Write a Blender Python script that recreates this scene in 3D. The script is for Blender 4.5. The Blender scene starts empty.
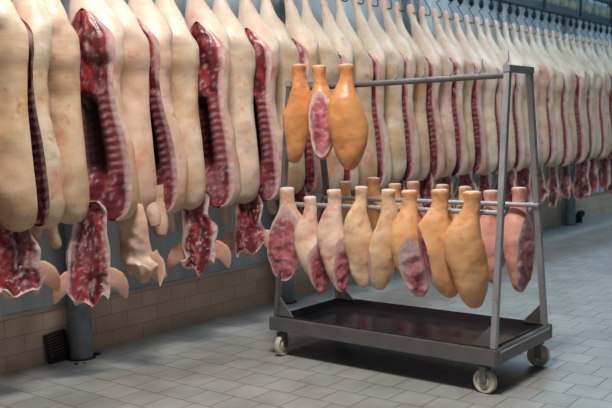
import bpy, bmesh, math, random
import numpy as np
from mathutils import Vector, Matrix, noise
from math import sin, cos, pi, radians

sc = bpy.context.scene
col = sc.collection

# ------------------------------------------------------------------ camera
CAM_H = 1.35
RW = Matrix(((0.62230469, 0.08412989, -0.77824098),
             (-0.78234224, 0.03378686, -0.62193173),
             (-0.02602873, 0.99588182, 0.08684409)))      # columns: camera right, up, back
cd = bpy.data.cameras.new('camera')
cam = bpy.data.objects.new('camera', cd)
col.objects.link(cam)
cam.matrix_world = Matrix.Translation((0, 0, CAM_H)) @ RW.to_4x4()
cd.sensor_width = 36
cd.lens = 850 / 612 * 36
cd.clip_end = 100
cd.dof.use_dof = True
cd.dof.focus_distance = 4.6
cd.dof.aperture_fstop = 2.8
sc.camera = cam

# ------------------------------------------------------------------ light
sc.view_settings.view_transform = 'Standard'
sc.view_settings.look = 'None'
sc.view_settings.gamma = 1
sc.view_settings.exposure = 0.0
w = bpy.data.worlds.new('world')
sc.world = w
w.use_nodes = True
w.node_tree.nodes['Background'].inputs[0].default_value = (0.34, 0.44, 0.55, 1)
w.node_tree.nodes['Background'].inputs[1].default_value = 0.135


def area(name, loc, target, size, power, colour, size_y=None):
    l = bpy.data.lights.new(name, 'AREA')
    l.energy = power
    l.color = colour
    l.shape = 'RECTANGLE'
    l.size = size
    l.size_y = size_y or size
    o = bpy.data.objects.new(name, l)
    col.objects.link(o)
    o.location = loc
    d = Vector(target) - Vector(loc)
    o.rotation_euler = d.to_track_quat('-Z', 'Y').to_euler()
    return o


area('ceiling_and_fill_light', (2.2, 1.9, 4.2), (3.6, 2.7, 0.6), 0.8, 158, (1.0, 0.97, 0.93), 0.6)
area('ceiling_and_fill_light', (7.2, 1.6, 4.3), (7.9, 3.2, 0.4), 2.2, 80, (0.76, 0.9, 1.0), 0.9)
area('ceiling_and_fill_light', (12.5, 1.5, 4.3), (12.2, 3.2, 0.4), 2.5, 60, (0.6, 0.83, 1.0), 1.2)
area('ceiling_and_fill_light', (10.3, 4.12, 4.4), (10.3, 4.3, 0.4), 8.0, 130, (0.35, 0.75, 1.0), 0.3)
area('ceiling_and_fill_light', (3.4, 4.0, 4.4), (3.4, 4.2, 0.4), 5.0, 45, (0.82, 0.93, 1.0), 0.25)  # added fill strip, brightens the wall panels behind the near carcasses


# ------------------------------------------------------------------ helpers
def srgb(r, g, b):
    def f(c):
        c /= 255
        return c / 12.92 if c <= .04045 else ((c + .055) / 1.055) ** 2.4
    return (f(r), f(g), f(b))


def tag(o, label=None, cat=None, group=None, kind=None):
    if label: o['label'] = label
    if cat: o['category'] = cat
    if group: o['group'] = group
    if kind: o['kind'] = kind
    return o


def empty(name, loc, rz=0):
    o = bpy.data.objects.new(name, None)
    col.objects.link(o)
    o.location = loc
    o.rotation_euler = (0, 0, rz)
    o.empty_display_size = .1
    return o


def link(name, me, mat, parent=None, smooth=True):
    o = bpy.data.objects.new(name, me)
    col.objects.link(o)
    me.materials.append(mat)
    if smooth:
        for p in me.polygons: p.use_smooth = True
    if parent: o.parent = parent
    return o


def copy_tree(o, parent=None):
    c = o.copy()
    col.objects.link(c)
    if parent: c.parent = parent
    for ch in list(o.children): copy_tree(ch, c)
    return c


class MB:
    """collects shapes for ONE mesh object"""
    def __init__(s):
        s.v, s.f, s.c = [], [], []

    def box(s, lo, hi, M=None, bev=0):
        bm = bmesh.new()
        bmesh.ops.create_cube(bm, size=1)
        c = [(a + b) / 2 for a, b in zip(lo, hi)]
        d = [b - a for a, b in zip(lo, hi)]
        for v in bm.verts: v.co = Vector((v.co.x * d[0], v.co.y * d[1], v.co.z * d[2]))
        if bev: bmesh.ops.bevel(bm, geom=bm.edges[:], offset=bev, segments=2, affect='EDGES')
        for v in bm.verts: v.co += Vector(c)
        if M:
            for v in bm.verts: v.co = M @ v.co
        return s.add(bm)

    def add(s, bm):
        n = len(s.v)
        bm.verts.index_update()
        s.v += [v.co[:] for v in bm.verts]
        s.f += [[n + v.index for v in f.verts] for f in bm.faces]
        bm.free()
        return s

    def bar(s, a, b, wx, wy, ref=(0, 1, 0), bev=.002):
        """square bar from a to b"""
        a, b = Vector(a), Vector(b)
        d = (b - a)
        L = d.length
        d.normalize()
        x = Vector(ref).cross(d).normalized()
        y = d.cross(x)
        M = Matrix((x, y, d)).transposed().to_4x4()
        M.translation = (a + b) / 2
        return s.box((-wx / 2, -wy / 2, -L / 2), (wx / 2, wy / 2, L / 2), M, bev)

    def tube(s, pts, r, n=12, cap=True, flat=1.0, ref=None):
        pts = [Vector(p) for p in pts]
        rr = r if hasattr(r, '__len__') else [r] * len(pts)
        base = len(s.v)
        prev = None
        for i, p in enumerate(pts):
            d = (pts[min(i + 1, len(pts) - 1)] - pts[max(i - 1, 0)]).normalized()
            if prev is None:
                a = Vector(ref) if ref else (Vector((0, 0, 1)) if abs(d.z) < .9 else Vector((1, 0, 0)))
                x = (a - d * a.dot(d)).normalized()
            else:
                x = (prev - d * prev.dot(d)).normalized()
            prev = x
            y = d.cross(x)
            for k in range(n):
                t = 2 * pi * k / n
                s.v.append((p + x * (rr[i] * cos(t)) + y * (rr[i] * flat * sin(t)))[:])
        for i in range(len(pts) - 1):
            for k in range(n):
                a = base + i * n + k
                b = base + i * n + (k + 1) % n
                s.f.append([a, b, b + n, a + n])
        if cap:
            s.f.append([base + k for k in range(n)][::-1])
            e = base + (len(pts) - 1) * n
            s.f.append([e + k for k in range(n)])
        return s

    def lathe(s, prof, M, n=24):
        """prof list of (r, z) revolved about local z"""
        base = len(s.v)
        for r, z in prof:
            for k in range(n):
                t = 2 * pi * k / n
                s.v.append((M @ Vector((r * cos(t), r * sin(t), z)))[:])
        for i in range(len(prof) - 1):
            for k in range(n):
                a = base + i * n + k
                b = base + i * n + (k + 1) % n
                s.f.append([a, b, b + n, a + n])
        s.f.append([base + k for k in range(n)][::-1])
        e = base + (len(prof) - 1) * n
        s.f.append([e + k for k in range(n)])
        return s

    def build(s, name, mat, parent=None, smooth=False):
        me = bpy.data.meshes.new(name)
        me.from_pydata(s.v, [], s.f)
        me.update()
        if smooth:
            me.set_sharp_from_angle(angle=radians(40)) if False else None
        o = link(name, me, mat, parent, smooth)
        if smooth:
            for e in me.edges: pass
            me.set_sharp_from_angle(angle=radians(38))
        return o


# ------------------------------------------------------------------ materials
class NT:
    def __init__(s, name, rough=.5, metal=0, spec=.5):
        s.m = bpy.data.materials.new(name)
        s.m.use_nodes = True
        s.t = s.m.node_tree
        s.b = s.t.nodes['Principled BSDF']
        s.b.inputs['Roughness'].default_value = rough
        s.b.inputs['Metallic'].default_value = metal
        s.b.inputs['Specular IOR Level'].default_value = spec

    def n(s, typ, **kw):
        nd = s.t.nodes.new(typ)
        for k, v in kw.items():
            if k in nd.inputs.keys() if isinstance(k, str) else False: nd.inputs[k].default_value = v
            else: setattr(nd, k, v)
        return nd

    def l(s, a, b): s.t.links.new(a, b)

    def coords(s, kind='Object', scale=(1, 1, 1), jitter=True):
        tc = s.n('ShaderNodeTexCoord')
        mp = s.n('ShaderNodeMapping')
        mp.inputs['Scale'].default_value = scale
        s.l(tc.outputs[kind], mp.inputs[0])
        if jitter:
            oi = s.n('ShaderNodeObjectInfo')
            m = s.n('ShaderNodeMath', operation='MULTIPLY')
            m.inputs[1].default_value = 37
            s.l(oi.outputs['Random'], m.inputs[0])
            s.l(m.outputs[0], mp.inputs['Location'])
        return mp.outputs[0]

    def noise(s, vec, scale, detail=3, rough=.55):
        nd = s.n('ShaderNodeTexNoise')
        nd.inputs['Scale'].default_value = scale
        nd.inputs['Detail'].default_value = detail
        nd.inputs['Roughness'].default_value = rough
        s.l(vec, nd.inputs['Vector'])
        return nd.outputs['Fac']

    def ramp(s, fac, stops):
        nd = s.n('ShaderNodeValToRGB')
        cr = nd.color_ramp
        while len(cr.elements) < len(stops): cr.elements.new(.5)
        for e, (p, c) in zip(cr.elements, stops):
            e.position = p
            e.color = (*c, 1) if len(c) == 3 else c
        s.l(fac, nd.inputs[0])
        return nd.outputs[0]

    def mix(s, fac, a, b, mode='MIX'):
        nd = s.n('ShaderNodeMix', data_type='RGBA', blend_type=mode)
        if isinstance(fac, (int, float)): nd.inputs[0].default_value = fac
        else: s.l(fac, nd.inputs[0])
        for x, i in ((a, 6), (b, 7)):
            if isinstance(x, tuple): nd.inputs[i].default_value = (*x, 1)
            else: s.l(x, nd.inputs[i])
        return nd.outputs[2]

    def bump(s, h, strength=.3, dist=.01):
        nd = s.n('ShaderNodeBump')
        nd.inputs['Strength'].default_value = strength
        nd.inputs['Distance'].default_value = dist
        s.l(h, nd.inputs['Height'])
        s.l(nd.outputs[0], s.b.inputs['Normal'])

    def base(s, c):
        if isinstance(c, tuple): s.b.inputs['Base Color'].default_value = (*c, 1)
        else: s.l(c, s.b.inputs['Base Color'])
        return s


BLK, WHT = (0, 0, 0), (1, 1, 1)


def pig_skin():
    m = NT('pig_skin', .45)
    v = m.coords()
    oi = m.n('ShaderNodeObjectInfo')
    big = m.noise(v, 5.5, 4)
    c = m.mix(m.ramp(big, [(.40, BLK), (.68, WHT)]), srgb(226, 208, 190), srgb(206, 174, 138))
    red = m.noise(v, 3.7, 5, .6)
    c = m.mix(m.ramp(red, [(.56, BLK), (.72, (.85, .85, .85))]), c, srgb(206, 122, 108))
    sp = m.noise(v, 16, 4, .6)
    c = m.mix(m.ramp(sp, [(.60, BLK), (.72, (.6, .6, .6))]), c, srgb(186, 96, 86))
    v2 = m.coords(scale=(9, 9, 34))
    wr = m.noise(v2, 1.0, 3)
    c = m.mix(m.ramp(wr, [(.42, (.0, .0, .0)), (.8, (.22, .22, .22))]), c, srgb(190, 150, 112))
    c = m.mix(1.0, c, oi.outputs['Color'], 'MULTIPLY')
    sx = m.n('ShaderNodeSeparateXYZ')
    m.l(m.coords(jitter=False), sx.inputs[0])
    m2 = m.n('ShaderNodeMapRange')
    for k_, v_ in ((1, 1.75), (2, 2.1), (3, 0.0), (4, .4)): m2.inputs[k_].default_value = v_
    m.l(sx.outputs[2], m2.inputs[0])
    c = m.mix(m2.outputs[0], c, srgb(224, 220, 210))
    mr = m.n('ShaderNodeMapRange')
    for k_, v_ in ((1, 2.30), (2, 2.38), (3, 0.0), (4, .8)): mr.inputs[k_].default_value = v_
    m.l(sx.outputs[2], mr.inputs[0])
    c = m.mix(mr.outputs[0], c, srgb(200, 140, 130))
    m.base(c)
    m.b.inputs['Subsurface Weight'].default_value = .12
    m.b.inputs['Subsurface Radius'].default_value = (.02, .008, .004)
    m.bump(wr, .35, .006)
    return m.m


def meat():
    m = NT('raw_meat', .33, spec=.5)
    a = m.n('ShaderNodeAttribute', attribute_name='col')
    v = m.coords()
    n1 = m.noise(v, 55, 4, .65)
    c = m.mix(m.ramp(n1, [(.35, (.55, .5, .5)), (.65, (1.15, 1.1, 1.1))]), BLK, a.outputs['Color'], 'MIX')
    c = m.mix(1.0, a.outputs['Color'], m.ramp(n1, [(.3, (.78, .72, .72)), (.6, WHT)]), 'MULTIPLY')
    n2 = m.noise(m.coords(scale=(1, 1, .45)), 90, 2)
    c = m.mix(m.ramp(n2, [(.62, BLK), (.74, (.10, .10, .10))]), c, srgb(225, 170, 165))
    m.base(c)
    m.bump(n1, .5, .004)
    return m.m


def ham_skin():
    m = NT('ham_skin', .36)
    v = m.coords()
    oi = m.n('ShaderNodeObjectInfo')
    a = m.n('ShaderNodeAttribute', attribute_name='col')
    big = m.noise(v, 9, 4)
    c = m.mix(m.ramp(big, [(.35, (.80, .72, .62)), (.6, WHT)]), BLK, WHT)
    c = m.mix(1.0, oi.outputs['Color'], m.ramp(big, [(.30, (.90, .80, .68)), (.60, WHT)]), 'MULTIPLY')
    red = m.noise(v, 13, 5, .62)
    c = m.mix(m.ramp(red, [(.55, BLK), (.75, (.7, .7, .7))]), c, srgb(196, 92, 62))
    c = m.mix(1.0, c, a.outputs['Color'], 'MULTIPLY')
    sc_ = m.noise(m.coords(scale=(30, 30, 90)), 1, 3)
    m.base(c)
    m.b.inputs['Subsurface Weight'].default_value = .12
    m.b.inputs['Subsurface Radius'].default_value = (.02, .008, .004)
    m.bump(sc_, .25, .004)
    return m.m


def metal(name, c, rough, wear=(.5, .5, .5), met=.8, sc_=18):
    m = NT(name, rough, met)
    v = m.coords()
    n1 = m.noise(v, sc_, 5, .7)
    m.base(m.mix(m.ramp(n1, [(.4, BLK), (.7, (.8, .8, .8))]), c, wear))
    r = m.ramp(m.noise(v, sc_ * 2, 4), [(.3, (rough * .7,) * 3), (.7, (min(1, rough * 1.4),) * 3)])
    m.l(r, m.b.inputs['Roughness'])
    return m.m


def plain(name, c, rough=.5, met=0, spec=.5):
    return NT(name, rough, met, spec).base(c).m


def brick_mat(name, kind, w, h, c1, c2, grout, rough, off=(0, 0, 0), rot=(0, 0, 0), mortar=.02):
    m = NT(name, rough)
    tc = m.n('ShaderNodeTexCoord')
    mp = m.n('ShaderNodeMapping')
    mp.inputs['Location'].default_value = off
    mp.inputs['Rotation'].default_value = rot
    m.l(tc.outputs['Object'], mp.inputs[0])
    b = m.n('ShaderNodeTexBrick')
    b.offset = .5
    b.inputs['Scale'].default_value = 1
    b.inputs['Brick Width'].default_value = w
    b.inputs['Row Height'].default_value = h
    b.inputs['Mortar Size'].default_value = mortar
    b.inputs['Mortar Smooth'].default_value = .3
    b.inputs['Bias'].default_value = 0
    b.inputs['Color1'].default_value = (*c1, 1)
    b.inputs['Color2'].default_value = (*c2, 1)
    b.inputs['Mortar'].default_value = (*grout, 1)
    m.l(mp.outputs[0], b.inputs['Vector'])
    n1 = m.noise(m.coords(jitter=False), 3.5, 5, .6)
    c = m.mix(1.0, b.outputs['Color'], m.ramp(n1, [(.3, (.72, .70, .68)), (.65, WHT)]), 'MULTIPLY')
    n2 = m.noise(m.coords(jitter=False), 28, 4)
    c = m.mix(m.ramp(n2, [(.58, BLK), (.8, (.3, .3, .3))]), c, grout)
    m.base(c)
    inv = m.n('ShaderNodeMath', operation='SUBTRACT')
    inv.inputs[0].default_value = 1
    m.l(b.outputs['Fac'], inv.inputs[1])
    m.bump(inv.outputs[0], .5, .004)
    return m.m


M = {}
M['skin'] = pig_skin()
M['meat'] = meat()
M['ham'] = ham_skin()
M['bone'] = plain('sawn_bone', srgb(226, 205, 190), .5)
M['floor'] = brick_mat('floor_tiles', 'floor', .192, .192, srgb(170, 168, 163), srgb(160, 160, 156), srgb(122, 102, 95), .42,
                       off=(-.115, -.006, 0), rot=(0, 0, radians(90)), mortar=.0035)
M['tile'] = brick_mat('wall_tiles', 'wall', .255, .105, srgb(240, 212, 186), srgb(230, 202, 176), srgb(200, 140, 120), .3,
                      off=(.02, .01, 0), rot=(radians(-90), 0, 0), mortar=.0024)


def panel_mat():
    m = NT('wall_panel', .3, 0)
    n1 = m.noise(m.coords(scale=(3.2, .2, .12), jitter=False), 1.6, 3)
    m.base(m.ramp(n1, [(.3, srgb(152, 162, 170)), (.5, srgb(176, 184, 190)), (.68, srgb(200, 207, 212))]))
    return m.m


M['panel'] = panel_mat()
M['frame'] = metal('trolley_steel', srgb(112, 107, 105), .36, srgb(132, 127, 125), .5, 7)
M['bright'] = metal('worn_bright_steel', srgb(172, 170, 170), .34, srgb(192, 190, 190), .45, 6)
M['pan'] = metal('tray_steel', srgb(96, 92, 98), .16, srgb(120, 96, 98), .85, 5)
M['post'] = metal('galvanised_post', srgb(140, 148, 154), .42, srgb(96, 104, 110), .3, 6)
M['rail'] = metal('rail_steel', srgb(52, 74, 88), .5, srgb(84, 108, 122), .4, 5)
M['dark'] = plain('dark_iron', srgb(30, 36, 42), .5, .5)
M['wire'] = plain('hook_wire', srgb(70, 74, 78), .4, .8)
M['nylon'] = metal('white_nylon', srgb(205, 200, 184), .5, srgb(176, 164, 140), 0, 25)
M['rubber'] = plain('black_plastic', srgb(32, 30, 30), .5)
M['ceil'] = plain('ceiling_paint', srgb(120, 140, 150), .8)
M['beam'] = plain('upper_beam', srgb(60, 92, 112), .6, .3)
M['pale'] = plain('pale_roller', srgb(150, 160, 140), .5)

# ------------------------------------------------------------------ structure
WY = 4.36


def struct(name, mb, mat):
    return tag(mb.build(name, mat), kind='structure')


struct('floor', MB().box((-4, -4, -.1), (18, WY, 0)), M['floor'])
o = struct('wall_back', MB().box((-4, WY, -.1), (18, WY + .2, .33)), M['tile'])
pb = MB().box((-4, WY - .012, .33), (18, WY + .2, 4.6))
struct('wall_panelling', pb, M['panel']).name = 'wall_back_panel'
tb = MB().box((-4, WY - .02, .322), (18, WY - .0005, .34), bev=.003)
struct('trim_1', tb, M['bright'])
struct('wall_right', MB().box((18, -4, -.1), (18.2, WY + .2, 4.6)), M['panel'])

# overhead rail and upper beam
r = MB()
r.box((-1, 3.78, 2.585), (17.9, 3.81, 2.66), bev=.003)
r.box((-1, 3.755, 2.568), (17.9, 3.835, 2.585), bev=.003)
root = empty('overhead_rail', (0, 0, 0))
tag(root, 'dark steel overhead conveyor rail running above the row of carcasses', 'rail')
r.build('track', M['rail'], root)
u = .55
while u < 17:
    mb = MB().box((u - .03, 3.768, 2.60), (u + .03, 3.78, 2.98), bev=.002)
    mb.box((u - .03, 3.768, 2.94), (u + .03, 4.18, 2.98), bev=.002)
    mb.build('hanger_bracket', M['dark'], root)
    u += 1.05
root = empty('ceiling_beam', (0, 0, 0))
tag(root, 'blue-grey steel beam high behind the overhead rail at the top right', 'beam')
b_ = MB().box((-1, 4.08, 2.98), (17.9, 4.18, 3.10), bev=.004)
b_.build('beam', M['beam'], root)
u = 8.2
k = 0
proto = None
while u < 14.2:
    if proto is None:
        Mx = Matrix.Rotation(radians(90), 4, 'X')
        mb = MB().lathe([(.02, -.04), (.055, -.04), (.07, -.02), (.07, .02), (.055, .04), (.02, .04)], Mx, 14)
        mb.box((-.006, -.006, .06), (.006, .006, .15))
        proto = mb.build('spare_roller', M['pale'], None, True)
        q = proto
    else:
        q = proto.copy()
        col.objects.link(q)
    q.location = (u, 4.13, 2.83)
    tag(q, 'pale spare roller hanging from the high beam behind the overhead rail, top right', 'roller', 'spare rollers above the rail')
    u += .27

# posts
for u, lab in ((3.11, 'grey steel post beside the black grate, nearest of the posts along the wall'),
               (5.06, 'grey steel post standing behind the left end of the trolley'),
               (7.03, 'grey steel post mostly hidden behind carcasses above the middle of the trolley'),
               (9.0, 'grey steel post behind the right end of the trolley'),
               (10.96, 'grey steel post at the far right under the last carcasses')):
    root = empty('support_post', (u, 4.27, 0))
    tag(root, lab, 'post', 'posts along the wall')
    MB().tube([(0, 0, .004), (0, 0, 4.2)], .068, 32).build('shaft', M['post'], root, True)
    MB().tube([(0, 0, 0), (0, 0, .006)], .088, 24).build('floor_flange', M['dark'], root, True)

# black slotted grate leaning at the first post
root = empty('slotted_grate', (2.985, 4.315, .0), 0)
root.rotation_euler = (radians(-6), radians(-5), 0)
tag(root, 'black slotted plastic grate leaning on the tiled wall beside the nearest post', 'grate')
g = MB()
for z in (0.004, .165): g.box((-.075, -.016, z), (.075, .016, z + .016), bev=.003)
for x in (-.075, .061): g.box((x, -.016, .004), (x + .014, .016, .181), bev=.003)
g.build('grate_frame', M['rubber'], root)
g = MB()
for i in range(8): g.box((-.066, -.010, .026 + i * .0175), (.066, .010, .034 + i * .0175), bev=.001)
g.build('grate_slats', M['rubber'], root)

g = MB().tube([(0, 0, .03), (.0, 0, .10), (.03, -.01, .15), (.08, -.02, .15)], [.05, .05, .048, .045], 14)
o = g.build('pipe_elbow', M['rubber'], None, True)
o.location = (11.25, 4.27, -.03)
tag(o, 'small black pipe elbow on the floor beside the far right post', 'pipe')

# scraps of meat on the floor by the first post
for i, (x, y, s) in enumerate(((3.215, 4.25, .022), (3.0, 4.17, .015), (3.04, 4.15, .010))):
    bm = bmesh.new()
    bmesh.ops.create_icosphere(bm, subdivisions=2, radius=s)
    for v in bm.verts:
        v.co *= 1 + .4 * noise.noise(v.co * 60 + Vector((i * 7, 0, 0)))
        v.co.z = max(v.co.z * .5, -s * .25)
    o = MB().add(bm).build('meat_scrap', plain('meat_scrap', srgb(60, 22, 18), .4), None, True)
    o.location = (x, y, s * .25)
    tag(o, ['dark meat scrap on the floor right of the nearest post', 'dark meat scrap on the floor left of the nearest post, by the grate',
            'tiny dark meat scrap at the front foot of the nearest post'][i], 'meat scrap', 'scraps on the floor')

# ------------------------------------------------------------------ trolley
T = empty('ham_trolley', (0, 0, 0))
tag(T, 'grey steel A-frame trolley on white castors with a shallow tray, hung with hams', 'trolley')
X0, X1, Y0, Y1, ZB, ZT = 3.785, 4.50, 1.855, 3.335, .155, .235
f = MB()
f.box((X0, Y0, ZB), (X0 + .032, Y1, ZT), bev=.003)
f.box((X1 - .032, Y0, ZB), (X1, Y1, ZT), bev=.003)
f.box((X0 + .032, Y0, ZB), (X1 - .032, Y0 + .032, ZT - .002), bev=.003)
f.box((X0 + .032, Y1 - .032, ZB), (X1 - .032, Y1, ZT - .002), bev=.003)
f.build('base_frame', M['frame'], T)
# tray: sheet pan with rim
p = MB()
p.box((X0 + .034, Y0 + .034, .186), (X1 - .034, Y1 - .034, .192))
for (a, b) in (((X0 + .030, Y0 + .03, .174), (X0 + .040, Y1 - .03, .243)), ((X1 - .040, Y0 + .03, .174), (X1 - .030, Y1 - .03, .243)),
               ((X0 + .04, Y0 + .03, .174), (X1 - .04, Y0 + .04, .243)), ((X0 + .04, Y1 - .04, .174), (X1 - .04, Y1 - .03, .243))):
    p.box(a, b, bev=.002)
p.build('tray', M['pan'], T)
f = MB()      # weld seam rim on the near end
f.box((X0 + .05, Y0 - .008, .215), (X1 - .05, Y0 - .0005, .225), bev=.002)
f.build('edge_strip', M['bright'], T)
TOP = 1.612
for ye, s in ((Y0 + .028, 1), (Y1 - .028, -1)):
    for xb, xt, sx in ((X0 + .045, 4.005, 1), (X1 - .045, 4.262, -1)):
        MB().bar((xb, ye, ZT), (xt, ye, TOP), .031, .031).build('upright', M['bright'] if s > 0 else M['frame'], T)
        g = MB()
        xa = xb
        n0 = len(g.v)
        th = .004
        pts = [(xa, ye + s * .018, .236), (xa, ye + s * .13, .236), (xa + sx * .014, ye + s * .018, .35)]
        g.v += [(x - th, y, z) for x, y, z in pts] + [(x + th, y, z) for x, y, z in pts]
        g.f += [[0, 1, 2], [5, 4, 3], [0, 3, 4, 1], [1, 4, 5, 2], [2, 5, 3, 0]]
        g.build('gusset', M['frame'], T)
    MB().box((3.985, ye - .02, TOP), (4.285, ye + .02, TOP + .036), bev=.003).build('top_crossbar', M['bright'], T)
MB().tube([(4.025, Y0 + .05, 1.600), (4.025, Y1 - .05, 1.600)], .0165, 16).build('top_rail', M['frame'], T, True)
MB().tube([(3.935, Y0 + .01, .907), (3.935, Y1 - .02, .907)], .0135, 16).build('middle_rail', M['bright'], T, True)
MB().tube([(4.345, Y0 + .01, .912), (4.345, Y1 - .02, .912)], .0135, 16).build('middle_rail', M['bright'], T, True)
for y in (2.54, 2.37, 2.20, 2.03, 1.885):
    z0 = 1.615 if y > 1.9 else 1.648
    MB().tube([(4.02, y + .022, z0), (4.02, y + .016, z0 + .010), (4.02, y + .002, z0 + .020), (4.02, y, z0 + .075)], [.006, .006, .006, .003], 8).build('hook_pin', M['bright'], T, True)
for (cx, cy, yaw, lab) in ((3.835, 1.935, 88, 0), (4.435, 1.91, -75, 0), (3.83, 3.27, 2, 0), (4.44, 3.27, -50, 0)):
    e = empty('castor', (cx, cy, .0625), radians(yaw))
    e.name = 'castor'
    # wheel axis along local y
    Mx = Matrix.Rotation(radians(90), 4, 'X')
    wl = MB().lathe([(.012, -.019), (.028, -.019), (.030, -.012), (.046, -.010), (.050, -.017), (.058, -.017), (.0625, -.010), (.0625, .010), (.058, .017),
                     (.050, .017), (.046, .010), (.030, .012), (.028, .019), (.012, .019)], Mx, 32)
    wo = wl.build('wheel', M['nylon'], T, True)
    fk = MB()
    for s in (-1, 1):
        fk.box((-.018, s * .026 - .002, -.012), (.018, s * .026 + .002, .075), bev=.001)
    fk.box((-.024, -.028, .073), (.034, .028, .079), bev=.001)
    fk.tube([(0, -.032, 0), (0, .032, 0)], .007, 10)
    fk.tube([(0.01, 0, .079), (0.01, 0, .0905)], .022, 16)
    fo = fk.build('castor_fork', M['frame'], T)
    for q in (wo, fo):
        q.location = (cx, cy, .0625)
        q.rotation_euler = (0, 0, radians(yaw))
    fo.parent = T
    wo.parent = fo
    wo.location = (0, 0, 0)
    wo.rotation_euler = (0, 0, 0)
    bpy.data.objects.remove(e)


# ------------------------------------------------------------------ organic builders
def fbm(p, sc_, seed=0):
    q = Vector(p) * sc_ + Vector((seed * 13.7, seed * 5.1, seed * 9.3))
    return noise.noise(q) + .5 * noise.noise(q * 2.1)


def lerp(a, b, t): return tuple(x + (y - x) * t for x, y in zip(a, b))
def sst(a, b, x):
    t = max(0, min(1, (x - a) / (b - a)))
    return t * t * (3 - 2 * t)


def smooth_prof(prof, ts):
    """prof rows (t, a, b, ...) -> arrays sampled at ts with a smooth (monotone cubic) curve"""
    P = np.array(prof, float)
    if P[0, 0] > P[-1, 0]: P = P[::-1]
    x = P[:, 0]
    out = []
    for c in range(1, P.shape[1]):
        y = P[:, c]
        h = np.diff(x)
        d = np.diff(y) / h
        m = np.zeros(len(x))
        m[1:-1] = np.where(d[:-1] * d[1:] > 0, 2 * d[:-1] * d[1:] / (d[:-1] + d[1:] + 1e-12), 0)
        m[0], m[-1] = d[0], d[-1]
        i = np.clip(np.searchsorted(x, ts) - 1, 0, len(h) - 1)
        t = (np.array(ts) - x[i]) / h[i]
        out.append((2 * t**3 - 3 * t**2 + 1) * y[i] + (t**3 - 2 * t**2 + t) * h[i] * m[i] + (-2 * t**3 + 3 * t**2) * y[i + 1] + (t**3 - t**2) * h[i] * m[i + 1])
    return out


def mesh_with_col(name, v, f, cols):
    me = bpy.data.meshes.new(name)
    me.from_pydata(v, [], f)
    if cols:
        at = me.color_attributes.new('col', 'FLOAT_COLOR', 'POINT')
        flat = np.ones((len(v), 4), 'f')
        flat[:, :3] = np.array(cols, 'f')
        at.data.foreach_set('color', flat.ravel())
    me.update()
    return me


C_FAT = srgb(234, 208, 202)
C_PINK = srgb(206, 144, 142)
C_RED = srgb(150, 62, 70)
C_DEEP = srgb(98, 38, 48)
C_DARK = srgb(40, 14, 18)
C_BONE = srgb(206, 160, 158)


def meat_noise(p, seed, lo=C_DEEP, hi=C_RED, fatthr=.28):
    n = fbm((p[0], p[1], p[2] * .45), 15, seed)
    c = lerp(lo, hi, sst(-.5, .5, n))
    m = fbm((p[0], p[1], p[2] * .5), 13, seed + 3)
    ridge = 1 - abs(fbm((p[0], p[1], p[2] * .45), 19, seed + 6))
    c = lerp(c, C_PINK, sst(fatthr, fatthr + .5, m) * .5)
    return lerp(c, C_FAT, sst(.92, .99, ridge) * .4)


def side_col(s, z, p, seed, ribs):
    u = (s + 1) / 2
    fat = max(1 - sst(.08, .16, u), sst(.93, 1.0, u))
    if z > 1.60:
        c = meat_noise(p, seed, C_DEEP, srgb(160, 56, 60), .22)
        c = lerp(c, C_DARK, .5 * sst(.2, .5, fbm(p, 11, seed + 5)))
    elif z > 1.10:
        ph = (z / .043 + .8 * u + .2 * fbm(p, 8, seed)) % 1
        rib = sst(.0, .12, ph) * (1 - sst(.38, .5, ph))
        red = lerp(C_DEEP, C_RED, .4 + .4 * fbm(p, 20, seed))
        c = lerp(red, C_BONE, rib * .75)
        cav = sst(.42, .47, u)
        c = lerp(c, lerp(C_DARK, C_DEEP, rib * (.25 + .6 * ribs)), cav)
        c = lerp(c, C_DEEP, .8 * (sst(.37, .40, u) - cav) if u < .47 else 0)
        band = sst(.15, .18, u) * (1 - sst(.20, .25, u))
        c = lerp(c, C_RED, band * .8)
        k = sst(1.5, 1.62, z)
        if k > 0: c = lerp(c, meat_noise(p, seed), k)
        k = 1 - sst(1.10, 1.2, z)
        if k > 0: c = lerp(c, meat_noise(p, seed, C_DEEP, C_RED, .1), k)
    else:
        c = meat_noise(p, seed, C_DEEP, C_RED, .1)
    return lerp(c, lerp(C_FAT, C_PINK, .35 + .5 * fbm(p, 12, seed)), fat)


SIDE = [(2.385, .014, .018, .105, .0), (2.37, .026, .028, .105, 0), (2.34, .033, .034, .105, 0), (2.29, .030, .032, .105, 0), (2.24, .027, .031, .105, 0), (2.18, .036, .046, .105, .0), (2.11, .056, .072, .10, 0),
        (2.04, .082, .104, .094, -.005), (1.97, .104, .134, .094, -.01), (1.92, .114, .150, .086, -.01), (1.88, .120, .158, .066, -.008), (1.84, .124, .162, .05, -.005), (1.78, .126, .164, .05, 0), (1.66, .106, .136, .045, 0), (1.52, .098, .126, .04, 0),
        (1.30, .112, .145, .04, 0), (1.12, .118, .152, .045, 0), (1.02, .112, .146, .045, 0), (.95, .095, .122, .045, 0), (.905, .062, .085, .045, 0), (.885, .015, .03, .045, 0)]


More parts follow.
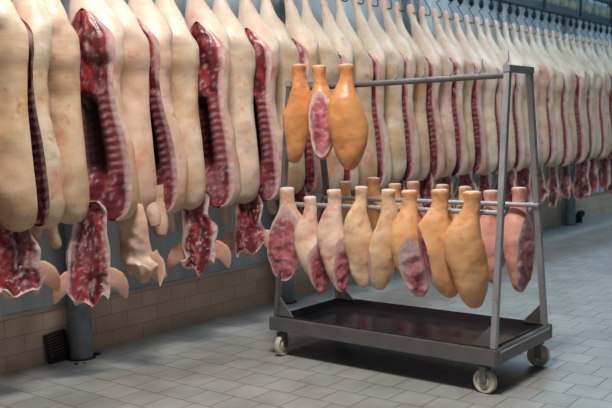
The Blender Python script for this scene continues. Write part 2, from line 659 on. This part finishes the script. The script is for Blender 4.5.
def loft_half(prof, e1, e2, org, seed, colf, reliefs, nz=96, na=26, nf=18, amp=.012, freq=6, zs=None, rag=0):
    """open skin shell + cut face closing it. org(z)->(x,y). returns (skin mesh, face mesh)"""
    zt, zb = prof[0][0], prof[-1][0]
    zs = list(np.linspace(zt, zb, nz)) if zs is None else zs
    rx, ry, c0, cy = smooth_prof([r[:5] for r in prof], zs)
    V, F, FV, FF, FC = [], [], [], [], []
    prevface = None
    for i, z in enumerate(zs):
        a = max(rx[i], .004)
        b = max(ry[i], .004)
        th0 = pi if c0[i] >= a else math.acos(max(-1, -c0[i] / a))
        ox, oy = org(z)
        row = []
        for k in range(na + 1):
            t = -th0 + 2 * th0 * k / na
            xl = c0[i] + a * cos(t)
            yl = cy[i] + b * sin(t)
            p = Vector((ox + e1[0] * xl + e2[0] * yl, oy + e1[1] * xl + e2[1] * yl, z))
            edge = min(1, (th0 - abs(t)) / .5) if th0 < pi else 1
            am = amp * edge * sst(0, .07, a)
            if th0 == pi: am = amp * .4
            n = fbm(p, freq, seed)
            if rag: p.z += rag * fbm((p.x, p.y, 0), 17, seed) * sst(.6, 1, i / (len(zs) - 1))
            nn = Vector((e1[0] * cos(t) + e2[0] * sin(t), e1[1] * cos(t) + e2[1] * sin(t), 0))
            if th0 == pi and abs(abs(t) - pi) < 1e-6: n = 0
            V.append((p + nn * n * am)[:])
        if i:
            for k in range(na):
                q = (i - 1) * (na + 1) + k
                F.append([q, q + 1, q + na + 2, q + na + 1])
        if th0 < pi - 1e-3:
            w_ = b * sin(th0)
            start = len(FV)
            for k in range(nf + 1):
                s = -1 + 2 * k / nf
                rel = reliefs(s, z, seed) * (1 - s ** 6) * min(1, w_ / .08)
                yl = cy[i] + s * w_
                xl = rel
                p = Vector((ox + e1[0] * xl + e2[0] * yl, oy + e1[1] * xl + e2[1] * yl, z))
                p2 = Vector((ox + e1[0] * max(0, c0[i] + a * cos(th0)) + e2[0] * yl, oy + e1[1] * max(0, c0[i] + a * cos(th0)) + e2[1] * yl, z))
                if abs(s) > .999: p = p2
                if rag: p.z += rag * fbm((p.x, p.y, 0), 17, seed) * sst(.6, 1, i / (len(zs) - 1))
                FV.append(p[:])
                FC.append(colf(s, z, p, seed))
            if prevface is not None:
                for k in range(nf):
                    FF.append([prevface + k, start + k, start + k + 1, prevface + k + 1])
            prevface = start
        else:
            prevface = None
    # end cap bottom
    n = len(V)
    last = (len(zs) - 1) * (na + 1)
    F.append([last + k for k in range(na + 1)])
    F.append([k for k in range(na + 1)][::-1])
    return V, F, FV, FF, FC


def side_relief(s, z, seed):
    u = (s + 1) / 2
    r_ = .0
    if z > 1.58:
        r_ = .018 * fbm((s * .3, seed, z), 14, seed) + .008 - .035 * sst(1.72, 1.80, z) * math.exp(-((u - .35) / .25) ** 2)
    else:
        ph = (z / .043 + .8 * u) % 1
        r_ = .075 * sst(.40, .75, u) * sst(1.02, 1.2, z) * (1 - sst(1.5, 1.6, z)) + .003 * sin(ph * 2 * pi)
    return r_


def head_relief(s, z, seed):
    return .020 * fbm((s * .3, seed, z * .5), 16, seed) + .014 * fbm((s * .4, seed, z), 34, seed) + .03 * (1 - abs(s) ** 1.5)


def head_col(s, z, p, seed, *_):
    c = meat_noise(p, seed, srgb(100, 30, 38), srgb(170, 66, 72), .25)
    fat = sst(.70, .92, abs(s + .2 * fbm(p, 10, seed)))
    c = lerp(c, C_FAT, fat * .8)
    m = fbm((p[0] * 4, p[1] * 4, p[2]), 8, seed + 8)
    c = lerp(c, C_DARK, .6 * (1 - sst(.0, .3, abs(s + .15))) )
    return lerp(c, C_FAT, .45 * sst(.25, .6, m))


def bent_shell(name, pts, widths, thick, up, mat, parent, seed=0):
    """leaf-like ear: flattened tube"""
    return MB().tube(pts, widths, 14, True, thick, up).build(name, mat, parent, True)


PIG_TINTS = {'cream': (.96, .92, .84), 'tan': (.90, .79, .66), 'pink': (.98, .84, .82), 'pale': (1.0, .98, .95), 'brown': (.66, .50, .38)}


def crv(pts, n=10):
    P = [Vector(p) for p in pts]
    out = []
    P = [P[0]] + P + [P[-1]]
    for i in range(1, len(P) - 2):
        for k in range(n):
            t = k / n
            a, b, c, d = P[i - 1:i + 3]
            out.append(.5 * ((2 * b) + (c - a) * t + (2 * a - 5 * b + 4 * c - d) * t * t + (3 * b - a - 3 * c + d) * t ** 3))
    out.append(P[-2])
    return out


def rad(ks, m): return list(np.interp(np.linspace(0, 1, m), np.linspace(0, 1, len(ks)), ks))


def make_pig(x, y, o):
    seed = o['seed']
    rnd = random.Random(seed)
    root = empty('pork_carcass', (x, y, 0), radians(o.get('yaw', 0)))
    tint = PIG_TINTS[o.get('tint', 'cream')]
    tint2 = PIG_TINTS[o.get('tint2', o.get('tint', 'cream'))]
    far = x > 5.2
    nz = 110 if not far else 90
    dz = o.get('dz', 0)
    for sgn, rot, dy, tn in ((-1, o.get('rl', 0), o.get('dl', .03), tint), (1, o.get('rr', 15), o.get('dr', -.03), tint2)):
        a = radians(rot)
        if sgn < 0:
            e1 = (-cos(a), -sin(a))
            e2 = (-sin(a), cos(a)) if False else (e1[1], -e1[0])
        else:
            e1 = (cos(a), sin(a))
            e2 = (-sin(a), cos(a))
        wsc = o.get('wl' if sgn < 0 else 'wr', 1.0)
        gap = o.get('gap', .012)
        prof = []
        for (z, rx, ry, c0, cy) in SIDE:
            k = 1 if z > 2.15 else wsc
            prof.append((z + dz * (0 if z > 2.1 else 1), rx * k, ry * k, c0, cy))
        gl = o.get('gapb', .02)
        sway = rnd.uniform(-.012, .012)
        # legs stay at +-.11: shift the rotated frame back over the hook
        def org(z, sgn=sgn, e1=e1, dy=dy, sway=sway):
            k = sst(1.82, 2.42, z)
            bx = sgn * (gap + gl * (1 - sst(1.2, 1.7, z)))
            by = dy
            lx = sgn * .10 - e1[0] * .105
            ly = .10 - e1[1] * .105
            ln = .055 * max(0, 1.95 - z)
            return (bx + (lx - bx) * k + sway * sin(z * 4) + ln, by + (ly - by) * k - ln * .3)
        V, F, FV, FF, FC = loft_half(prof, e1, e2, org, seed + (sgn > 0), lambda s, z, p, sd: side_col(s, z, p, sd, o.get('ribs', .5)), side_relief, nz,
                                     amp=.015, freq=5.5)
        so = link('carcass_side', mesh_with_col('carcass_side', V, F, None), M['skin'], root)
        so.color = (*tn, 1)
        fo = link('cut_face', mesh_with_col('cut_face', FV, FF, FC), M['meat'], so)
        # foreleg
        fl = o.get('foreleg', {}).get(sgn, ((.12, .03, 1.02), (.15, .05, .93), (.13, .07, .84), (.10, .08, .77)))
        if fl:
            pts = crv([(sgn * p[0], p[1], p[2] + dz) for p in fl], 5)
            lg = MB().tube(pts, rad(o.get('fr', [.055, .052, .040, .033, .030, .034, .026]), len(pts)), 14).build('foreleg', M['skin'], root, True)
            lg.color = (*tn, 1)
            e = pts[-1]
            d = (pts[-1] - pts[-3]).normalized()
            ft = MB().tube([e - d * .004, e + d * .008], [.9 * o.get('fr', [.024])[-1], .7 * o.get('fr', [.024])[-1]], 12).build('sawn_end', M['meat'], lg, True)
            at = ft.data.color_attributes.new('col', 'FLOAT_COLOR', 'POINT')
            for q in at.data: q.color = (*C_PINK, 1)
    # head
    h = o.get('head', {})
    fa = radians(h.get('face', -30))           # direction the cut face looks: angle from -y toward -x
    nrm = (sin(fa), -cos(fa))
    e1 = (-nrm[0], -nrm[1])
    e2 = (-e1[1], e1[0])
    ztop, zbot = h.get('top', 1.0) + dz, h.get('bot', .46)
    L = ztop - zbot
    W = h.get('w', 1.0)
    lx, ly = h.get('lean', (0.0, 0.0))
    hp = [(ztop, .05, .06, .0, 0), (ztop - .10 * L, .065, .085 * W, .01, 0), (ztop - .28 * L, .07, .082 * W, .012, 0), (ztop - .5 * L, .075, .095 * W, .012, 0), (ztop - .68 * L, .08, .115 * W, .015, 0),
          (ztop - .82 * L, .07, .115 * W, .015, 0), (ztop - .94 * L, .055, .09 * W, .01, 0), (zbot, .01, .02, .0, 0)]
    hp = [(z, h.get('thick', 1) * a_ * (1 if q in (0, 7) else rnd.uniform(.85, 1.15)), b_ * (1 if q in (0, 7) else rnd.uniform(.82, 1.2)), c_, rnd.uniform(-.018, .018)) for q, (z, a_, b_, c_, d_) in enumerate(hp)]
    hx, hy = h.get('off', (0.03, -.02))

    def horg(z):
        t = (ztop - z) / L
        return (hx + lx * t * t, hy + ly * t * t)
    V, F, FV, FF, FC = loft_half(hp, e1, e2, horg, seed + 40, head_col, head_relief, 70, 28, 22, amp=.024, freq=11, rag=.07)
    ho = link('head', mesh_with_col('head', V, F, None), M['skin'], root)
    ho.color = (*PIG_TINTS[h.get('tint', 'pink')], 1)
    link('cut_face', mesh_with_col('cut_face', FV, FF, FC), M['meat'], ho)
    ex, ey = horg(zbot + .22 * L)
    for s in (-1, 1):
        if s in h.get('noear', ()): continue
        a0 = Vector((ex + e2[0] * s * .075 * W - nrm[0] * .03, ey + e2[1] * s * .075 * W - nrm[1] * .03, zbot + .30 * L))
        dr = Vector((e2[0] * s, e2[1] * s, 0))
        fw = Vector((nrm[0], nrm[1], 0))
        dn = h.get('eardown', .09) + rnd.uniform(-.02, .02)
        pts = crv([a0, a0 + dr * .045 + fw * .02 + Vector((0, 0, -.03)), a0 + dr * .085 + fw * .03 + Vector((0, 0, -.07)), a0 + dr * .115 + fw * .01 + Vector((0, 0, -dn - .05))], 4)
        k_ = 1 if not far else .6
        er = MB().tube(pts, [r_ * k_ for r_ in rad([.034, .054, .056, .036, .004], len(pts))], 14, True, .16, (0, 0, 1)).build('ear', M['skin'], ho, True)
        er.color = (*((1.05, .76, .72) if not far else PIG_TINTS['brown']), 1)
    if h.get('snout'):
        sx, sy = h['snout']
        c = Vector((horg(zbot + .1)[0], horg(zbot + .1)[1], zbot + .10))
        pts = [c + Vector((0, 0, .04)), c + Vector((sx * .6, sy * .6, -.04)), c + Vector((sx, sy, -.09)), c + Vector((sx * 1.05, sy * 1.05, -.10))]
        MB().tube(pts, [.06, .052, .036, .024], 14).build('snout', M['skin'], ho, True).color = (*PIG_TINTS['pink'], 1)
    return root


NAMES = ['leftmost', 'second', 'third', 'fourth', 'fifth', 'sixth', 'seventh', 'eighth', 'ninth', 'tenth', 'eleventh', 'twelfth', 'thirteenth', 'fourteenth', 'fifteenth',
         'sixteenth', 'seventeenth', 'eighteenth', 'nineteenth', 'twentieth', 'twenty-first', 'twenty-second', 'twenty-third', 'twenty-fourth', 'twenty-fifth']

PIGS = [
    (1.99, dict(seed=1, tint='tan', rr=5, dr=0)),
    (2.40, dict(seed=2, wr=.86,  ribs=1.0, tint='tan', tint2='cream', rr=4, dr=-.02, dl=.0, rl=0, head=dict(face=-25, bot=.58, w=1.15, off=(-.06, -.04)))),
    (2.77, dict(seed=3, wl=.9,  tint='tan', tint2='pink', rr=26, dr=-.08, dl=.05, rl=4, gap=.03, gapb=.035, ribs=.1, head=dict(face=-30, bot=.44, w=.98, off=(.02, -.03)))),
    (3.18, dict(seed=4, fr=[.09, .08, .062, .046, .046, .036], tint='pink', tint2='pink', rr=8, dr=-.02, dl=-.0, gap=.02, gapb=.04, ribs=0, head=dict(face=72, thick=1.5, bot=.53, w=1.15, off=(-.07, -.06), lean=(.07, -.03), snout=(.05, -.05), tint='pink', noear=(-1,)),
                foreleg={1: ((.12, .02, 1.04), (.12, .0, .96), (.11, -.04, .86), (.10, -.05, .77)), -1: ((.08, -.02, 1.10), (.05, -.06, 1.02), (.02, -.11, .93), (.01, -.13, .84))})),
    (3.60, dict(seed=5, tint='cream', tint2='pink', rr=20, dr=-.07, dl=.04, ribs=.6, gap=.03, gapb=.02, head=dict(face=-30, bot=.52, off=(-.02, -.05)))),
    (4.07, dict(seed=6, tint='pale', tint2='pink', rr=12, dr=-.05, dl=.03, ribs=.5, gap=.02, head=dict(face=-35, bot=.54, off=(-.02, -.04)))),
]
DESC = {0: 'tan split pork carcass at the left edge, only its near flank in frame',
        1: 'tan split pork carcass with a narrow dark meat strip, second from the left edge',
        2: 'tan split pork carcass opened wide to its backbone, hanging in front of the nearest post',
        3: 'pink pork carcass with its snout showing, just right of the wide open one',
        4: 'cream pork carcass opened to dark red ribs, fourth whole one from the left',
        5: 'pale pork carcass with half-open ribs, just left of the trolley'}
x = 4.53
i = 6
tl = ['pale', 'cream', 'cream', 'tan', 'pale', 'cream', 'pink']
while x < 11.75:
    rr_ = random.Random(100 + i)
    t = tl[rr_.randrange(len(tl))]
    PIGS.append((x, dict(seed=10 + i, tint=t, tint2=tl[rr_.randrange(len(tl))], rr=rr_.uniform(2, 11), dr=rr_.uniform(-.075, -.045), dl=rr_.uniform(.0, .04), yaw=rr_.uniform(-4, 4),
                         dz=rr_.uniform(-.02, .025), wr=rr_.uniform(.80, .88), wl=rr_.uniform(1.0, 1.07), ribs=rr_.random(),
                         head=dict(face=rr_.uniform(-60, 10), bot=rr_.uniform(.44, .56), off=(rr_.uniform(-.04, .05), rr_.uniform(-.05, 0)), noear=rr_.choice([(), (1,), (-1,), (-1, 1)]), tint=rr_.choice(['pink', 'tan', 'brown'])))))
    x += .425 if x < 5 else .405
    i += 1
PV = 3.75
HOOK = None


def make_hook():
    root = empty('roller_hook', (0, 0, 0))
    Mx = Matrix.Rotation(radians(90), 4, 'X')
    MB().lathe([(.008, -.013), (.030, -.013), (.036, -.007), (.036, .007), (.030, .013), (.008, .013)], Mx, 18).build('roller', M['dark'], root, True)
    b = MB()
    b.tube([(0, 0, .03), (0, 0, .0705)], .010, 8)
    b.box((-.012, -.018, -.03), (.012, -.0135, .035))
    b.build('stem', M['dark'], root, True)
    pts = crv([(0, 0, -.034), (.002, -.005, -.06), (.010, -.02, -.09), (.022, -.038, -.13), (.020, -.045, -.17), (.006, -.042, -.19), (-.008, -.02, -.185), (-.010, 0.01, -.165)], 4)
    b = MB()
    b.tube([p + Vector((0, .03, 0)) if p.z < -.05 else p for p in pts], .005, 8)
    b.build('hook_wire', M['wire'], root, True)
    return root


for i, (x, o) in enumerate(PIGS):
    root = make_pig(x, PV, o)
    if i < 6: lab = DESC[i]
    else: lab = 'split pork carcass hanging from the rail, %s in the row from the left' % NAMES[i]
    tag(root, lab, 'pork carcass', 'pork carcasses hanging in a row')
    for s, nm in ((-1, 'left'), (1, 'right')):
        if HOOK is None:
            HOOK = make_hook()
            h = HOOK
        else:
            h = copy_tree(HOOK)
        ya = radians(o.get('yaw', 0))
        h.location = (x + s * .10 * cos(ya), PV + s * .10 * sin(ya) + .045, 2.495)
        tag(h, 'dark roller and wire hook in the %s leg of the %s carcass from the left' % (nm, NAMES[i]), 'hook', 'roller hooks on the overhead rail')


# ------------------------------------------------------------------ hams
def at(px, py, U):
    """the point of the vertical plane X = U seen in the photo at (px, py)"""
    d = RW @ Vector((px - 306, 204 - py, -850))
    t = U / d.x
    return Vector((U, d.y * t, CAM_H + d.z * t))


HAMP = [(0, .44, .44, 0), (.02, .46, .48, 0), (.09, .41, .44, 0), (.15, .43, .46, .0), (.24, .58, .58, .0), (.34, .80, .76, .0), (.44, .96, .92, .0), (.53, 1.0, 1.0, 0), (.63, .96, .97, .0), (.73, .86, .88, .0), (.83, .71, .74, .0), (.92, .53, .54, .0), (.98, .32, .30, 0), (1.0, .14, .10, 0)]


def make_ham(name, top, bot, U, width, tint, cuts=(), seed=0, bulge=0, thick=.65, yaw=0, Ub=None, label='', group='', taper=None, shank=1.0, fat=1.0, sh=.0):
    """top/bot: pixels of shank top and lowest point; width in pixels"""
    A = at(*top, U)
    B = at(*bot, (Ub or U))
    dist = math.hypot(A.x, A.y)
    wd = width / 850 * dist * .5
    L = A.z - B.z
    xr = Vector((RW[0][0], RW[1][0], 0)).normalized()
    if yaw: xr = Matrix.Rotation(radians(yaw), 3, 'Z') @ xr
    fr = Vector((xr.y, -xr.x, 0))            # toward the camera
    root = empty(name, (A.x, A.y, B.z))
    ns, na = 84, 56
    ts = list(np.linspace(0, 1, ns))
    hx, hy, hc = smooth_prof(HAMP, ts)
    wd0 = wd
    bm = bmesh.new()
    rows = []
    dshift = (B - A)
    for i, t in enumerate(ts):
        c = A + Vector((dshift.x, dshift.y, 0)) * (t ** 1.3)
        c = c + xr * (bulge * wd * sin(pi * min(1, max(0, (t - .15) / .85)))) 
        sk = shank + (1 - shank) * sst(.15, .4, t)
        a = hx[i] * wd * sk
        b = hy[i] * wd * thick * sk
        b = b + (max(b, a * .92) - b) * (1 - sst(.12, .42, t))
        row = []
        z = A.z - L * t
        for k in range(na):
            th = 2 * pi * k / na
            aw = float(np.interp(min(1, max(0, t - sh * cos(th) * min(1, 3.2 * t * (1 - t)))), ts, hx)) * wd * sk
            p = Vector((c.x, c.y, z)) + xr * (aw * cos(th)) + fr * (b * sin(th))
            n = fbm(p, 6, seed) * .013 * min(1, .35 + t * 1.5) + fbm(p, 28, seed) * .002
            p += (xr * cos(th) + fr * sin(th)) * n
            row.append(bm.verts.new(p - Vector((A.x, A.y, B.z))))
        rows.append(row)
    for i in range(ns - 1):
        for k in range(na):
            bm.faces.new([rows[i][k], rows[i][(k + 1) % na], rows[i + 1][(k + 1) % na], rows[i + 1][k]])
    bm.faces.new(rows[0][::-1])
    bm.faces.new(rows[-1])
    bmesh.ops.recalc_face_normals(bm, faces=bm.faces)
    # cuts: (direction in screen right, toward camera, up ; point t ; offset in half widths)
    dl = bm.verts.layers.float.new('ex')
    for ci, (nx, ny, nz_, t, off) in enumerate(cuts):
        n = (xr * nx + fr * ny + Vector((0, 0, nz_))).normalized()
        c = Vector((0, 0, L * (1 - t))) + Vector((dshift.x, dshift.y, 0)) * (t ** 1.3) + xr * (bulge * wd * sin(pi * min(1, max(0, (t - .15) / .85)))) + n * (off * wd)
        g = bm.verts[:] + bm.edges[:] + bm.faces[:]
        bmesh.ops.bisect_plane(bm, geom=g, dist=1e-5, plane_co=c, plane_no=n)
        for v in bm.verts:
            d = (v.co - c).dot(n)
            if d > 1e-5:
                v.co -= n * (d - min(d * .12, .006))
                v[dl] = max(v[dl], d)
                v.co -= n * (.012 * fbm(v.co, 20, seed + 9) * sst(.004, .03, d))
    me_v = [v.co.copy() for v in bm.verts]
    ex = [v[dl] for v in bm.verts]
    bm.verts.index_update()
    skinf, meatf = [], []
    for f_ in bm.faces:
        idx = [v.index for v in f_.verts]
        (meatf if max(ex[j] for j in idx) > 1e-5 else skinf).append(idx)
    bm.free()

    def sub(faces):
        used = sorted({j for f_ in faces for j in f_})
        mp = {j: q for q, j in enumerate(used)}
        return used, [[mp[j] for j in f_] for f_ in faces]
    us, fs = sub(skinf)
    cols = []
    for j in us:
        p = me_v[j]
        t = 1 - p.z / L
        k = sst(.05, .5, fbm(p, 7, seed + 2))
        c = lerp((1, 1, 1), (.97, .90, .85), k)
        if t < .28:                           # scalded patches round the hock
            k = sst(.1, .4, fbm(p, 30, seed + 4)) * .5
            c = lerp(c, (.80, .52, .45), k)
        cols.append(c)
    so = link('skin', mesh_with_col('skin', [me_v[j] for j in us], fs, cols), M['ham'], root)
    so.color = (*tint, 1)
    if meatf:
        us, fs = sub(meatf)
        cols = []
        for j in us:
            p = me_v[j]
            c = meat_noise(p, seed, srgb(164, 78, 88), srgb(208, 124, 126), .2)
            d = ex[j] + .006 * fbm(p, 25, seed)
            c = lerp(lerp(C_FAT, C_PINK, .2), c, sst(.006, .020 * fat, d))
            cols.append(c)
        link('cut_face', mesh_with_col('cut_face', [me_v[j] for j in us], fs, cols), M['meat'], root)
    # sawn shank end
    r0 = hx[0] * wd * shank
    bn = MB()
    bn.tube([(0, 0, L - .004), (0, 0, L + .003), (0, 0, L + .0045)], [r0 * .90, r0 * .86, r0 * .7], 18)
    o = bn.build('sawn_bone', M['bone'], root, True)
    tag(root, label, 'ham', group)
    return root


GOLD = srgb(238, 184, 132)
ORNG = srgb(232, 176, 124)
AMBR = srgb(220, 154, 98)
PALE = srgb(240, 206, 168)
PINK = srgb(236, 200, 180)
ROSE = srgb(226, 166, 150)
G1, G2, G3 = 'hams on the front middle rail', 'hams on the rear middle rail', 'hams on the top rail'
U1 = 3.875
make_ham('ham', (287, 188), (284, 281), U1, 38, PINK, [(-.2, .95, -.12, .70, .18)], 1, thick=.75, label='pink ham with a wide raw meat face, leftmost on the front middle rail', group=G1, shank=.85, fat=1.3, sh=-0.06)
make_ham('ham', (310, 197), (323, 293), U1, 34, PINK, [(.4, .85, -.10, .76, .22)], 2, label='pale pink ham leaning right, second on the front middle rail', group=G1, shank=.85, bulge=-.25, sh=0.12)
make_ham('ham', (334, 190), (343, 292), U1, 33, PINK, [(.5, .8, -.10, .80, .28)], 3, label='pink ham with red meat at its lower end, third from left on front middle rail', group=G1, bulge=-.25, sh=0.12)
make_ham('ham', (361, 187), (363, 288), U1, 31, PALE, [(.95, .2, -.1, .8, .66)], 4, label='narrow cream ham without visible meat, fourth from left on front middle rail', group=G1, bulge=-.25, sh=0.1)
make_ham('ham', (388, 190), (380, 290), U1, 33, PALE, [(-.95, .25, -.1, .85, .66)], 5, label='cream golden ham with bottom tip to the left, fifth on front middle rail', group=G1, bulge=.0, sh=-0.12)
make_ham('ham', (409, 191), (420, 297), U1, 36, GOLD, [(.05, .95, -.15, .80, .22)], 6, label='tan ham with pink fat and red meat at its lower half, centre of front rail', group=G1, bulge=-.35, thick=.8, fat=2.2, sh=0.1)
make_ham('ham', (440, 190), (450, 298), U1, 44, ORNG, [(-.95, .2, -.2, .9, .55)], 7, label='broad orange ham, second from the right on the front middle rail', group=G1, bulge=-.38, shank=.85, sh=0.14)
make_ham('ham', (472, 192), (474, 308), U1, 45, ORNG, [], 8, label='largest orange ham, rightmost on the front middle rail next to the near upright', group=G1, bulge=-.30, shank=.85, sh=0.16)
U2 = 4.415
for i, (px, py, tnt, lb) in enumerate(((345, 182, GOLD, 'golden ham on the rear rail seen between the third and fourth front hams'),
                                       (373, 178, ORNG, 'orange ham on the rear rail seen between the fourth and fifth front hams'),
                                       (395, 184, GOLD, 'golden ham on the rear rail just right of the fifth front ham'),
                                       (413, 182, ROSE, 'rosy ham shank on the rear rail above the meat-faced front ham'),
                                       (442, 185, ORNG, 'ham shank on the rear rail directly behind the broad orange ham'),
                                       (465, 187, GOLD, 'golden ham shank on the rear rail left of the largest orange ham'))):
    make_ham('ham', (px, py), (px + 2, py + 84), U2, 28, tnt, [(-.2, .9, -.3, .85, .4)] if i % 2 else [], 20 + i, label=lb, group=G2, thick=.75)
make_ham('ham', (491, 191), (496, 284), U2, 34, ROSE, [(.8, .5, -.3, .8, .3)], 31, label='pink ham on the rear rail behind the near right upright', group=G2, thick=.7)
make_ham('ham', (519, 188), (521, 292), U2, 36, ROSE, [(.65, .75, -.1, .62, .30)], 32, label='rosy ham with raw meat lower right, rightmost on the rear rail', group=G2, thick=.8, shank=.9, fat=2.5, sh=0.1)
U3 = 3.965
make_ham('ham', (299, 65), (295, 163), U3, 32, AMBR, [(-.95, .2, -.1, .8, .62)], 41, label='orange ham, leftmost of the three on the top rail', group=G3, bulge=.0, sh=-0.1)
make_ham('ham', (319, 66), (323, 160), U3, 30, AMBR, [(-.15, .95, -.05, .70, .40)], 42, label='ham showing an oval slice of red lean, middle of three on the top rail', group=G3, thick=.9, sh=-0.05)
make_ham('ham', (346, 65), (350, 170), U3, 40, AMBR, [(-.7, .3, -.6, .92, .45)], 43, label='large golden ham, rightmost of the three on the top rail', group=G3, thick=.75, shank=.85, sh=0.08)

# second hook pins on the middle rails
